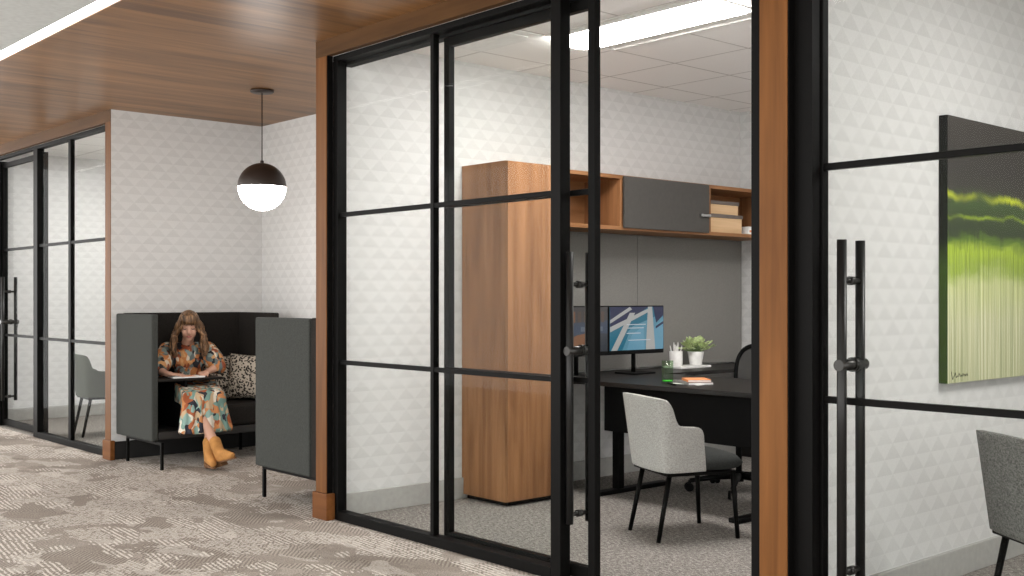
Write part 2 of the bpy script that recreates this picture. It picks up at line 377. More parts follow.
def pulls(P, x, yg, side=1, z0=.275, z1=1.58, zl=1.105, flip=False, off=.065, r=.0185):
    """ladder pull bars on both faces of the glass, with stand-offs and a lock"""
    b = B()
    for sy in (-1, 1): tube(b, (x, yg+sy*off, z0), (x, yg+sy*off, z1), r, n=20)
    P(obj('pull_handle', b, M['black_edge']))
    b = B()
    for z in (z0+.045, z1-.155, zl):
        tube(b, (x, yg-off, z), (x, yg+off, z), .0105 if z != zl else .015, n=16)
        tube(b, (x, yg-.016, z), (x, yg+.016, z), .017, n=16)
    P(obj('standoff', b, M['gunmetal']))
    b = B()
    tube(b, (x, yg-off-.022, zl), (x, yg+off+.03, zl), .022, n=20)
    tube(b, (x, yg+.004, zl), (x, yg+.03, zl), .028, n=20)
    bx(b, x-.004, x+.004, yg+off+.010, yg+off+.022, zl-.06, zl-.01)
    lk = P(obj('lock', b, M['gunmetal'])); lk['label'] = 'gunmetal lock cylinder with small turn lever'
HB, HT = .056, .075
# front frame of office beside the wardrobe: fixed light + overhead track + jambs
struct(box('trim_7', (-5.796, -2.484, YF, YF+.055, 2.812, 2.842), M['black'], None, .003), 'black head frame above the wardrobe office glass', 'frame')
struct(box('trim_8', (-5.80, -2.484, 3.765, 3.83, 2.792, 2.84), M['black_soft'], None, .003), 'black sliding door track above the wardrobe office opening', 'track')
framed('window_1', 'fixed black framed glass panel in front of the wardrobe', 'glass panel', -5.796, -3.795, YF, YF+.068, 0, 2.812, .05, .068, HB, .004, mulls=(-4.82,), mw=.03)
r, P = framed('door_1', 'open black framed sliding glass door of the wardrobe office', 'sliding door', -4.80, -3.645, 3.772, 3.812, .012, 2.79, .045, .046, .062, .05)
pulls(P, -3.768, 3.792)
struct(box('trim_9', (-2.69, -2.60, YF, 3.83, 0, 2.812), M['black'], None, .003), 'black door jamb left of the broad wood post', 'jamb')
# right office
struct(box('trim_10', (-2.484, 4.6, YF, YF+.055, 2.812, 2.842), M['black'], None, .003), 'black head frame above the painting office glass', 'frame')
struct(box('trim_11', (-2.484, -2.405, YF, 3.74, 0, 2.812), M['black']), 'black jamb right of the broad wood post', 'jamb')
r, P = framed('door_2', 'closed black framed sliding glass door in front of the green painting', 'sliding door', -2.445, -1.15, 3.748, 3.788, .012, 2.80, .05, .05, .065, .06)
pulls(P, -2.285, 3.768)
framed('window_2', 'fixed black framed glass panel right of the painting office door', 'glass panel', -1.2, 1.0, YF-.002, YF+.05, 0, 2.812, .04, .05, HB, .004, mulls=(-.1,))
# far left office
struct(box('trim_12', (-13, -9.257, YF, YF+.055, 2.812, 2.842), M['black'], None, .003), 'black head frame above the far left glass front', 'frame')
framed('window_3', 'fixed black framed glass panel left of the booth alcove', 'glass panel', -11.19, -9.257, YF, YF+.068, 0, 2.812, .115, .06, HB, .004, mulls=(-10.26,), mw=.06)
r, P = framed('door_3', 'closed sliding glass door at the far left edge', 'sliding door', -12.43, -11.12, 3.772, 3.812, .012, 2.79, .06, .05, .062, .05)
pulls(P, -12.24, 3.792)
struct(box('trim_13', (-12.8, -12.40, YF, 3.83, 0, 2.812), M['black'], None, .003), 'black jamb beyond the far left sliding door', 'jamb')
# ------------------------------------------------------------------ ceiling fixtures
def group_world(name, label, cat, loc, group=None, kind=None):
    r = thing(name, label, cat, loc, 0, group, kind)
    inv = Matrix.Translation(-Vector(loc))
    def P(o, par=None):
        o.parent = par or r; o.matrix_parent_inverse = inv if par is None else Matrix(); return o
    return r, P
def troffer(x0, y0, lab, L=1.22):
    r, P = group_world('ceiling_light', lab, 'ceiling light', (x0+L/2, y0+.305, ZO), 'recessed linear office lights')
    x1, y1 = x0+L, y0+.61
    b = B()
    for d in ((x0, x1, y0, y0+.022), (x0, x1, y1-.022, y1), (x0, x0+.022, y0+.022, y1-.022), (x1-.022, x1, y0+.022, y1-.022)): bx(b, *d, ZO-.008, ZO)
    P(obj('frame', b, M['white']))
    for a, c in ((y0+.022, y0+.035), (y1-.022, y1-.19)):
        b = B()                                # curved reflectors either side of the lens
        pr = [(a, ZO-.001), (a+(c-a)*.35, ZO-.002), (a+(c-a)*.75, ZO-.010), (c, ZO-.024)]
        for (ya, za), (yb, zb) in zip(pr, pr[1:]):
            b.faces.new([b.verts.new(p) for p in ((x0+.022, ya, za), (x1-.022, ya, za), (x1-.022, yb, zb), (x0+.022, yb, zb))])
        bmesh.ops.remove_doubles(b, verts=b.verts, dist=.0001); P(obj('reflector', b, M['reflector']))
    b = B(); n = 10; ys = [y0+.035+(y1-y0-.225)*i/n for i in range(n+1)]
    zs = [ZO-.024-.030*math.sin(PI*i/n) for i in range(n+1)]
    V = [(b.verts.new((x0+.03, y, z)), b.verts.new((x1-.03, y, z))) for y, z in zip(ys, zs)]
    for p, q in zip(V, V[1:]): b.faces.new((p[0], p[1], q[1], q[0])).smooth = True
    for k, xx in ((0, x0+.03), (1, x1-.03)): b.faces.new([v[k] for v in V])
    P(obj('lens', b, M['troffer']))
M['reflector'] = plain('light_reflector_white', (.80, .79, .77), .5)
troffer(-4.905, 4.64, 'bright linear ceiling light above the desk behind the open sliding door')
troffer(-3.685, 6.47, 'added unseen square ceiling light brightening the back of the desk office', .61)  # added lamp, hidden behind the wood post, to light the room's rear
troffer(-11.6, 4.64, 'ceiling light of the far left office')
troffer(-1.3, 4.9, 'ceiling light of the right office with the green painting')
r, P = group_world('ceiling_vent', 'flat square air vent in the office tile ceiling left of the linear light', 'vent', (-5.21, 4.335, ZO))
P(box('frame', (-5.50, -4.92, 4.04, 4.63, ZO-.006, ZO), M['white'], None, .002))
P(box('face_plate', (-5.44, -4.98, 4.10, 4.57, ZO-.014, ZO-.006), M['white'], None, .004))

# pendant
px, py, pz, pr = -7.56, 4.18, 2.205, .183
r, P = group_world('pendant_light', 'globe pendant with dark brown upper half and glowing white lower half', 'pendant lamp', (px, py, ZS))
M['shade'] = plain('dark_bronze_shade', (.032, .022, .018), .42, .2)
b = B(); lathe(b, [(0, ZS-.001), (.088, ZS-.001), (.088, ZS-.014), (.08, ZS-.02), (0, ZS-.02)], cx=px, cy=py); P(obj('canopy', b, M['shade']))
b = B(); tube(b, (px, py, pz+pr), (px, py, ZS-.02), .0045, n=8); tube(b, (px, py, pz+pr-.004), (px, py, pz+pr+.018), .014); P(obj('cord', b, M['shade']))
b = B(); lathe(b, [(max(1e-7, pr*math.cos(a)), pz+pr*math.sin(a)) for a in [PI/2*i/20 for i in range(21)]]+[], 56, px, py)
P(obj('upper_shade', b, M['shade']))
b = B(); q = pr*.985; lathe(b, [(q*math.cos(a), pz+q*math.sin(a)) for a in [-PI/2*i/20 for i in range(20)]]+[(0, pz-q)], 56, px, py)
P(obj('opal_diffuser', b, M['globe']))

# ------------------------------------------------------------------ booth benches
def bench(x0, x1, y0, y1, open_right, lab, table, lf=.045, lb=.14, sp=.085):
    """high walled booth bench; back along one x side, side panels at y0 and y1"""
    sg = 1 if open_right else -1
    xb, xf = (x0, x1) if open_right else (x1, x0)
    r, P = group_world('booth_bench', lab, 'booth bench', ((x0+x1)/2, (y0+y1)/2, 0), 'charcoal high-back booth benches')
    def X(a, b_): return (min(a, b_), max(a, b_))
    P(box('side_panel', (*X(xb+sg*sp, xf), y0, y0+.055, .215, 1.228), M['booth'], None, .012, 3))
    P(box('side_panel', (*X(xb+sg*.085, xf), y1-.055, y1, .215, 1.232), M['booth_in'], None, .012, 3))
    P(box('back_panel', (*X(xb, xb+sg*.075), y0+(.057 if sp == 0 else .004), y1-.004, .215, 1.232), M['booth_in'], None, .012, 3))
    P(box('base', (*X(xb+sg*.08, xf-sg*.01), y0+.06, y1-.06, .225, .285), M['base_mat'], None, .006))
    ys = y0+.06+(.27 if table else 0)
    P(box('seat_cushion', (*X(xb+sg*.08, xf-sg*.02), ys, y1-.06, .287, .462), M['booth_in'], None, .03, 4))
    # steel leg frames, one at each end
    for yy in (y0+.04, y1-.07):
        b = B(); za = .205; xa, xc = xb+sg*lb, xf+sg*lf
        bx(b, *X(xa, xc), yy-.011, yy+.011, za-.012, za+.012)
        bx(b, *X(xa-.0, xa+sg*.022), yy-.011, yy+.011, 0, za-.012); bx(b, *X(xc-sg*.024, xc), yy-.011, yy+.011, 0, za-.012)
        P(obj('leg_frame', b, M['black'], None, .003))
    if table:
        P(box('table_cubby', (*X(xb+sg*.09, xf-sg*.06), ys-.022, ys, .287, .682), M['black_soft'], None, .003))
        b = B(); bx(b, xf-.33*sg if sg > 0 else xf, xf-.008*sg, y0+.058, y0+.62, .685, .706)
        P(obj('table_top', b, M['desk'], None, .008, 3))
    return r
M['base_mat'] = plain('booth_base', (.022, .021, .020), .6)
bench(-9.15, -8.435, 3.69, 4.83, True, 'charcoal high-back booth bench on which the woman sits', True, lf=.11, sp=.0)
bench(-6.816, -6.03, 3.715, 4.85, False, 'charcoal high-back booth bench beside the wood post, seen from its side panel', False, lf=-.045, lb=.0)
# pillows
def pillow(name, lab, loc, rz, tilt, w=.44, h=.44, th=.15, mat=None):
    b = B(); n = 22
    def pt(i, j, s):
        u, v = -1+2*i/n, -1+2*j/n
        e = max(0, (1-u**4)*(1-v**4))**.55
        k = 1-.10*(1-abs(u)**1.5)*(abs(v)**3); k2 = 1-.10*(1-abs(v)**1.5)*(abs(u)**3)
        return (u*w/2*k2, s*th/2*e, v*h/2*k+h/2)
    for s in (-1, 1):
        g = [[b.verts.new(pt(i, j, s)) for j in range(n+1)] for i in range(n+1)]
        for i in range(n):
            for j in range(n): b.faces.new((g[i][j], g[i+1][j], g[i+1][j+1], g[i][j+1])).smooth = True
    bmesh.ops.remove_doubles(b, verts=b.verts, dist=.0008)
    o = obj(name, b, mat); o.location = loc; o.rotation_euler = (tilt, 0, rz)
    return tag(o, lab, 'pillow', 'leopard print pillows')
m, nt, bs = newmat('leopard_print')
v = coords(nt); vo = N(nt, 'ShaderNodeTexVoronoi', feature='F1'); vo.inputs['Scale'].default_value = 52
dn = noise(nt, v, 22, 2); cx_ = N(nt, 'ShaderNodeVectorMath', operation='ADD'); nt.links.new(v, cx_.inputs[0])
cmb = N(nt, 'ShaderNodeCombineXYZ'); nt.links.new(math_(nt, 'MULTIPLY', dn, .05), cmb.inputs[0]); nt.links.new(math_(nt, 'MULTIPLY', dn, -.04), cmb.inputs[2]); nt.links.new(cmb.outputs[0], cx_.inputs[1])
nt.links.new(cx_.outputs[0], vo.inputs['Vector'])
k = math_(nt, 'ADD', vo.outputs['Distance'], math_(nt, 'MULTIPLY', noise(nt, v, 80, 2), .35))
nt.links.new(ramp(nt, k, [(.0, (.02, .015, .012)), (.62, (.02, .015, .012)), (.68, (.50, .44, .36))]), bs.inputs['Base Color']); bs.inputs['Roughness'].default_value = .9
M['leopard'] = m
pillow('throw_pillow', 'leopard print pillow nearer the woman, partly behind the other', (-8.97, 4.52, .465), math.radians(80), math.radians(-16), .36, .40, .13, M['leopard'])
pillow('throw_pillow', 'full leopard print pillow leaning in the booth corner', (-8.73, 4.69, .465), math.radians(38), math.radians(-14), .43, .42, .15, M['leopard'])

# ------------------------------------------------------------------ wardrobe, shelf, tackboards, desk
r, P = group_world('wardrobe', 'tall walnut wardrobe cabinet standing behind the glass panel', 'wardrobe', (-5.6, 5.05, 0))
P(box('body', (-5.828, -5.377, 4.735, 5.20, .03, 2.253), M['walnut'], None, .002))
P(box('door', (-5.375, -5.357, 4.737, 5.198, .034, 2.250), M['walnut'], None, .002))
P(box('plinth', (-5.81, -5.40, 4.77, 5.18, 0, .03), M['black_soft']))
P(box('handle', (-5.357, -5.343, 5.15, 5.165, 1.0, 1.18), M['gunmetal'], None, .003))
r, P = group_world('wall_shelf', 'long walnut wall cabinet with open bays and a charcoal sliding door above the desk', 'shelf unit', (-5.64, 6.6, 1.85))
sx0, sx1, sy0, sy1, sz0, sz1 = -5.829, -5.45, 5.204, 7.835, 1.852, 2.25
P(box('top_board', (sx0, sx1, sy0, sy1, sz1-.028, sz1), M['walnut_h'], None, .0015))
P(box('bottom_board', (sx0, sx1, sy0, sy1, sz0, sz0+.028), M['walnut_h'], None, .0015))
P(box('back_board', (sx0, sx0+.015, sy0+.02, sy1-.02, sz0+.028, sz1-.028), M['walnut_h']))
for a in (sy0, 5.905, 6.93, sy1-.024): P(box('upright', (sx0+(.015 if sy0 < a < 7.5 else 0), sx1-.002, a, a+.024, sz0+.028, sz1-.028), M['walnut'], None, .0015))
d = P(box('door', (-5.447, -5.428, 5.93, 6.905, 1.868, 2.243), M['cab_door'], None, .002))
b = B()
for yy in (6.80, 6.885): tube(b, (-5.432, yy, 2.0), (-5.405, yy, 2.0), .012)
bx(b, -5.412, -5.402, 6.79, 6.895, 1.992, 2.008)
P(obj('handle', b, M['steel'], None))
for a, c, lab in ((5.204, 6.487, 'grey fabric tackboard panel behind the monitors'), (6.491, 7.83, 'grey fabric tackboard panel behind the potted plant')):
    tag(box('tackboard', (-5.829, -5.806, a, c, .812, 1.848), M['tack'], None, .003), lab, 'tackboard', 'grey tackboards above the desk')
# desk
zt = .802
r, P = group_world('wall_worktop', 'black worktop running along the wall under the tackboards', 'worktop', (-5.57, 6.6, 0))
P(box('top', (-5.829, -5.33, 5.204, 7.835, zt-.03, zt), M['desk'], None, .003))
P(box('end_support', (-5.80, -5.36, 7.78, 7.81, 0, zt-.03), M['desk'], None, .002))
P(box('end_support', (-5.80, -5.36, 5.215, 5.245, 0, zt-.03), M['desk'], None, .002))
r, P = group_world('desk', 'black peninsula desk with modesty panel behind the tweed chair', 'desk', (-4.3, 5.8, 0))
P(box('desk_top', (-5.328, -3.30, 5.335, 6.27, zt-.03, zt), M['desk'], None, .003))
P(box('modesty_panel', (-5.32, -3.34, 5.60, 5.62, .435, zt-.03), M['black_soft'], None, .002))
for lx in (-5.27, -4.08):
    b = B(); bx(b, lx-.03, lx+.03, 5.66, 5.72, .03, zt-.03); P(obj('leg_column', b, M['black'], None, .004))
    P(box('foot', (lx-.04, lx+.04, 5.42, 6.20, 0, .03), M['black'], None, .008))
    P(box('height_lock', (lx-.012, lx+.012, 5.652, 5.6602, .50, .53), M['steel']))

# monitors
def monitor(x, y, rz, lab, kind, sx=-.01):
    r = thing('monitor', lab, 'monitor', (x, y, zt+.0005), rz, 'computer monitors on the worktop')
    w, h, zb = (.60 if kind == 'blue' else .575), .355, .145
    box('bezel', (-.020, .006, -w/2, w/2, zb, zb+h), M['black_soft'], r, .004)
    bm = B(); bx(bm, .0062, .0078, -w/2+.008, w/2-.008, zb+.030, zb+h-.008, 0)
    y0_, y1_, z0_, z1_ = -w/2+.008, w/2-.008, zb+.030, zb+h-.008
    def poly(pts, mi, k):
        pts = [(y0_+(y1_-y0_)*a, z0_+(z1_-z0_)*c) for a, c in pts]
        bm.faces.new([bm.verts.new((.0079+.00025*k, p, q)) for p, q in pts]).material_index = mi
    if kind == 'blue':
        poly([(.0, .0), (.2, .25), (.42, .55), (1, .85), (1, 1), (0, 1)], 2, 1)
        poly([(0, .42), (.55, .86), (.72, 1), (0, 1)], 3, 2)
        poly([(.30, 0), (.40, .35), (.62, .56), (.64, 0)], 4, 3)
        poly([(.82, .0), (.80, .5), (1, .72), (1, 0)], 4, 3)
        poly([(0, 0), (.22, .0), (.34, .36), (.30, .5), (0, .15)], 2, 3)
        poly([(.86, .62), (1, .80), (1, 1), (.80, 1)], 3, 4)
        poly([(.85, .48), (1, .60), (1, .66), (.85, .54)], 3, 5)
        poly([(.02, 0), (.13, 0), (.46, .86), (.36, .86)], 1, 5)
        poly([(.0, .42), (.78, .92), (.78, 1.0), (.0, .54)], 1, 6)
        poly([(.66, 0), (.84, 0), (.78, 1.0), (.70, 1.0)], 1, 7)
        poly([(.0, .62), (.40, .94), (.36, 1.0), (.0, .70)], 1, 8)
        for a, c, wd in ((.30, .58, .36), (.32, .50, .30), (.30, .38, .26), (.33, .22, .42)):   # blurred light lines on screen
            poly([(a, c), (a+wd, c), (a+wd, c+.018), (a, c+.018)], 5, 9)
    else:
        poly([(0, .62), (1, .70), (1, 1), (0, 1)], 1, 1); poly([(0, .30), (.7, .42), (1, .40), (1, .70), (0, .62)], 2, 1)
        poly([(0, .12), (.45, .38), (.62, .42), (.62, .12)], 3, 2)
        for i in range(9): poly([(.04+i*.105, .66), (.10+i*.105, .66), (.10+i*.105, .90), (.04+i*.105, .90)], 4 if i % 3 else 3, 3)
        for i in range(6): poly([(.06+i*.15, .46), (.16+i*.15, .46), (.16+i*.15, .56), (.06+i*.15, .56)], 5 if i % 2 else 2, 4)
    obj('screen', bm, M['scr_'+kind], r)
    b = B(); tube(b, (-.03, 0, .01), (-.03, 0, zb+.15), .016); bx(b, -.05, -.018, -.04, .04, zb+.10, zb+.2)
    obj('stand_neck', b, M['black_soft'], r)
    b = B(); bx(b, -.11, .085, -.12, .12, 0, .012); obj('stand_base', b, M['black_soft'], r, .005)
    return r
def scr(name, col, e=.40):
    m, nt, b = newmat(name); b.inputs['Base Color'].default_value = (.01, .01, .01, 1); b.inputs['Roughness'].default_value = .2
    b.inputs['Emission Color'].default_value = (*col, 1); b.inputs['Emission Strength'].default_value = e; return m
M['scr_blue'] = [scr('screen_bluegrey', (.10, .27, .36)), scr('screen_pale', (.42, .42, .40)), scr('screen_teal', (.008, .14, .22)), scr('screen_navy', (.008, .012, .06)), scr('screen_sky', (.13, .32, .44)), scr('screen_white', (.55, .6, .65))]
M['scr_dark'] = [scr('screen_slate', (.03, .035, .045)), scr('screen_smoke', (.055, .05, .05)), scr('screen_dusk', (.04, .06, .10)), scr('screen_rust', (.22, .09, .04)), scr('screen_umber', (.09, .055, .04)), scr('screen_steel', (.12, .14, .18))]
monitor(-5.46, 6.09, 0, 'monitor showing slanting blue and white beams', 'blue')
monitor(-5.46, 5.494, 0, 'dark screened monitor seen through the open glass door', 'dark')

# desk items
def at(u_y): return u_y
r = box('tray', (-5.74, -5.56, 6.72, 7.10, zt+.0005, zt+.018), M['white'], None, .004); tag(r, 'low white tray under the pencil cup and potted plant', 'tray')
zc = zt+.0185
b = B(); cxy = (-5.665, 6.785)
lathe(b, [(0, zc), (.050, zc), (.052, zc+.004), (.052, zc+.116), (.047, zc+.116), (.047, zc+.008), (0, zc+.008)], 36, *cxy)
tag(obj('pencil_cup', b, M['white']), 'white cylindrical pencil cup beside the green plant', 'cup')
for i in range(6):
    a = 2*PI*i/6+.3; b = B()
    p0 = Vector((cxy[0]+.018*math.cos(a), cxy[1]+.018*math.sin(a), zc+.012)); p1 = Vector((cxy[0]+.048*math.cos(a), cxy[1]+.048*math.sin(a), zc+.150+.012*rnd.random()))
    if i in (1, 4): p1 = Vector((cxy[0]+.02*math.cos(a), cxy[1]+.02*math.sin(a), zc+.178))
    tube(b, p0, p1, .004, n=6); tube(b, p1, p1+(p1-p0).normalized()*.012, .004, .0008, n=6)
    tag(obj('pencil', b, M['paper']), 'white pencil standing in the white cup', 'pencil', 'white pencils in the cup')
r, P = group_world('potted_plant', 'small leafy green plant in a tapered white pot', 'plant', (-5.64, 7.0, zc))
b = B(); lathe(b, [(0, zc), (.045, zc), (.048, zc+.004), (.066, zc+.108), (.060, zc+.110), (.058, zc+.10), (0, zc+.098)], 36, -5.64, 7.0); P(obj('pot', b, M['white']))
leaf = B(); stem = B()
for i in range(95):
    a = rnd.uniform(0, 2*PI); el = rnd.uniform(.12, 1.35); R_ = rnd.uniform(.07, .125)
    c = Vector((-5.64+R_*math.cos(a)*math.cos(el), 7.0+R_*math.sin(a)*math.cos(el), zc+.112+R_*.72*math.sin(el)))
    base = Vector((-5.64+.015*math.cos(a), 7.0+.015*math.sin(a), zc+.10))
    tube(stem, base, c, .0012, n=5)
    d = (c-base).normalized(); s_ = d.cross(Vector((0, 0, 1))).normalized(); s_ = (s_+Vector((rnd.uniform(-.4, .4), rnd.uniform(-.4, .4), rnd.uniform(-.4, .4)))).normalized()
    nrm = s_.cross(d).normalized(); L = rnd.uniform(.038, .055); W = L*.5
    prof = [(0, 0), (.3, .8), (.6, 1), (.85, .6), (1, 0)]
    up = [leaf.verts.new(c+d*L*t+s_*W*k+nrm*.004*math.sin(PI*t)) for t, k in prof]; lo = [leaf.verts.new(c+d*L*t-s_*W*k+nrm*.004*math.sin(PI*t)) for t, k in prof[1:-1]]
    mid = [leaf.verts.new(c+d*L*t-nrm*.002) for t, k in prof[1:-1]]
    U = up; Lw = [up[0]]+lo+[up[-1]]; Md = [up[0]]+mid+[up[-1]]
    for A_ in (U, Lw):
        for k in range(4):
            q = [A_[k], A_[k+1], Md[k+1], Md[k]]; q = [v for n_, v in enumerate(q) if v not in q[:n_]]
            if len(q) > 2: leaf.faces.new(q)
M['leaf'] = plain('plant_leaf', (.56, .66, .33), .5, var=.42, vscale=45); M['stem'] = plain('plant_stem', (.16, .26, .07), .6)
P(obj('leaves', leaf, M['leaf'])); P(obj('stems', stem, M['stem']))
# green tumbler
b = B(); gx, gy = -4.68, 5.52; zg = zt+.0005
lathe(b, [(0, zg), (.036, zg), (.038, zg+.004), (.038, zg+.15), (.0355, zg+.15), (.0355, zg+.014), (0, zg+.012)], 36, gx, gy)
tag(obj('drinking_glass', b, M['green_glass']), 'green glass tumbler at the front edge of the desk', 'glass')
M['green_base'] = plain('green_glass_base', (.05, .42, .04), .2)
b = B(); lathe(b, [(0, zg+.0125), (.034, zg+.0145), (.0345, zg+.024), (0, zg+.024)], 30, gx, gy)
o = obj('water', b, M['green_base']); o.parent = bpy.data.objects['drinking_glass']; o['label'] = 'bright green thick base'; o.name = 'thick_base'
# notebooks
def notebook(lab, cx, cy, z, w, l, t, rz, cm):
    r = thing('notebook', lab, 'notebook', (cx, cy, z), rz, 'notebooks on the desk')
    box('pages', (-w/2+.002, w/2-.002, -l/2+.002, l/2-.002, .002, t-.002), M['paper'], r)
    b = B(); bx(b, -w/2, w/2, -l/2, l/2, 0, .0018); bx(b, -w/2, w/2, -l/2, l/2, t-.0018, t); bx(b, -w/2-.0018, -w/2, -l/2, l/2, 0, t)
    obj('cover', b, cm, r); return r
M['orange'] = plain('orange_cover', (.72, .26, .10), .6); M['greyc'] = plain('grey_cover', (.16, .155, .15), .6)
notebook('grey notebook at the bottom of the desk pile', -4.58, 5.66, zt+.0005, .17, .25, .016, math.radians(62), M['greyc'])
notebook('orange covered notebook on top of the grey one', -4.57, 5.68, zt+.017, .15, .21, .014, math.radians(50), M['orange'])
b = B(); tube(b, (-4.66, 5.50, zt+.006), (-4.54, 5.435, zt+.006), .0052, n=10); tube(b, (-4.54, 5.435, zt+.006), (-4.528, 5.4285, zt+.006), .005, .001, n=10)
tag(obj('pen', b, M['black']), 'black pen lying in front of the notebooks', 'pen')
tag(box('loose_paper', (-4.69, -4.46, 5.56, 5.70, zt+.0003, zt+.0008), M['paper']), 'white sheet of paper partly under the pen and notebooks', 'paper')
# storage boxes on the shelf
M['birch'] = wood('pale_box_wood', (.52, .33, .17), (.74, .52, .31), 'y', rough=.6)
M['lid'] = plain('brown_grey_lid', (.13, .105, .09), .5)
def sbox(lab, y0, y1, z, h, x1=-5.50):
    r, P = group_world('storage_box', lab, 'box', (x1-.12, (y0+y1)/2, z), 'lidded boxes on the wall shelf')
    P(box('box_body', (x1-.25, x1, y0, y1, z, z+h-.028), M['birch'], None, .003)); P(box('lid', (x1-.256, x1+.006, y0-.007, y1+.007, z+h-.028, z+h), M['lid'], None, .003))
sbox('larger pale wooden box with brown lid, lower of the two on the shelf', 6.98, 7.42, sz0+.0285, .150)
sbox('smaller pale wooden box with brown lid, upper of the two on the shelf', 6.99, 7.37, sz0+.179, .105)
r = box('picture_card', (-5.60, -5.49, 7.50, 7.70, sz0+.0285, sz0+.095), M['white'], None, .006); tag(r, 'small white carton with orange band on the right end of the shelf', 'carton')
o = box('orange_band', (-5.4895, -5.4885, 7.51, 7.69, sz0+.048, sz0+.066), M['orange']); o.parent = r; r.name = 'small_carton'

# ------------------------------------------------------------------ guest chairs
def guest_chair(lab):
    r = thing('guest_chair', lab, 'chair', (0, 0, 0), 0, 'upholstered guest chairs with black metal legs')
    half = [(.238, .01, .585), (.246, -.005, .622), (.251, -.03, .638), (.256, -.08, .643), (.257, -.14, .648), (.256, -.170, .662), (.252, -.193, .725), (.246, -.213, .785), (.230, -.232, .803), (.195, -.240, .806), (.14, -.250, .808), (.07, -.255, .810), (0, -.256, .811)]
    path = [(x, y, z) for x, y, z in half]+[(-x, y, z) for x, y, z in half[-2::-1]]
    # densify
    pts = []
    for i in range(len(path)-1):
        p0 = path[max(i-1, 0)]; p1 = path[i]; p2 = path[i+1]; p3 = path[min(i+2, len(path)-1)]
        for t in (0, .34, .67):
            pts.append(tuple(.5*((2*b_)+(-a+c)*t+(2*a-5*b_+4*c-d)*t*t+(-a+3*b_-3*c+d)*t**3) for a, b_, c, d in zip(p0, p1, p2, p3)))
    pts.append(path[-1])
    nz = 14; b = B(); outer = []; inner = []
    for i, (x, y, zt_) in enumerate(pts):
        a_ = pts[max(i-1, 0)]; c_ = pts[min(i+1, len(pts)-1)]
        tn = Vector((c_[0]-a_[0], c_[1]-a_[1], 0)).normalized(); nr = Vector((-tn.y, tn.x, 0))
        if nr.dot(Vector((x, y+.02, 0))) < 0: nr = -nr
        zb = .388; back = max(0, min(1, (-y-.05)/.2))
        co_, ci_ = [], []
        for k in range(nz+1):
            t = k/nz; z = zb+(zt_-zb)*t; hh = z-zb
            lean = hh*(.075+.075*back) - .035*(1-t)**2*0
            sh = (1-t)*(.0 if back > .5 else .012)
            P_ = Vector((x*(.88-.05*t*back), y*.90 if y < 0 else y+.03*(1-t), z))+nr*lean
            co_.append(b.verts.new(P_+nr*.006)); ci_.append(b.verts.new(P_-nr*.024))
        outer.append(co_); inner.append(ci_)
    n = len(pts)
    for i in range(n-1):
        for k in range(nz):
            b.faces.new((outer[i][k], outer[i+1][k], outer[i+1][k+1], outer[i][k+1])).smooth = True
            b.faces.new((inner[i][k], inner[i][k+1], inner[i+1][k+1], inner[i+1][k])).smooth = True
        b.faces.new((outer[i][nz], outer[i+1][nz], inner[i+1][nz], inner[i][nz])).smooth = True
        b.faces.new((outer[i][0], inner[i][0], inner[i+1][0], outer[i+1][0])).smooth = True
    for i in (0, n-1):
        for k in range(nz): b.faces.new((outer[i][k], outer[i][k+1], inner[i][k+1], inner[i][k])).smooth = True
    obj('back_shell', b, M['chair_l'], r, .005, 2)
    b = B(); ng = 20
    def sp(i, j, s):
        u, v = -1+2*i/ng, -1+2*j/ng
        e = max(0, (1-abs(u)**6)*(1-abs(v)**6))**.4
        w = .232+.008*max(0, v)-.036*max(0, min(1, .35-v))
        X = u*w*(1-.04*abs(v)**6); Y = .035+v*.25*(1-.06*abs(u)**5)
        return (X, Y, .430+s*(.050*e)+(.012*(1-u*u)*(1-v*v) if s > 0 else 0))
    for s in (-1, 1):
        g = [[b.verts.new(sp(i, j, s)) for j in range(ng+1)] for i in range(ng+1)]
        for i in range(ng):
            for j in range(ng): b.faces.new((g[i][j], g[i+1][j], g[i+1][j+1], g[i][j+1])).smooth = True
    bmesh.ops.remove_doubles(b, verts=b.verts, dist=.0006)
    obj('seat', b, M['seat'], r)
    b = B(); bx(b, -.215, .215, -.20, .235, .366, .384); obj('seat_frame', b, M['black'], r, .006)
    for sx in (-1, 1):
        for a_, f_ in (((.165*sx, -.16), (.18*sx, -.24)), ((.205*sx, .215), (.22*sx, .24))):
            b = B(); tube(b, (*f_, 0), (*a_, .384), .0125, .0155, 14); obj('leg', b, M['black'], r)
    return r
gc = guest_chair('light grey tweed guest chair with charcoal seat in front of the desk')
gc.location = (-4.11, 4.97, 0); gc.rotation_euler.z = math.radians(-22)
dup(gc, (-10.93, 4.28, 0), math.radians(-7), 'grey green guest chair behind the far left glass front', {'back_shell': M['chair_g'], 'seat': M['chair_g']})
dup(gc, (-1.845, 4.66, 0), math.radians(-34), 'dark tweed guest chair at the lower right edge below the green painting', {'back_shell': M['chair_t']})

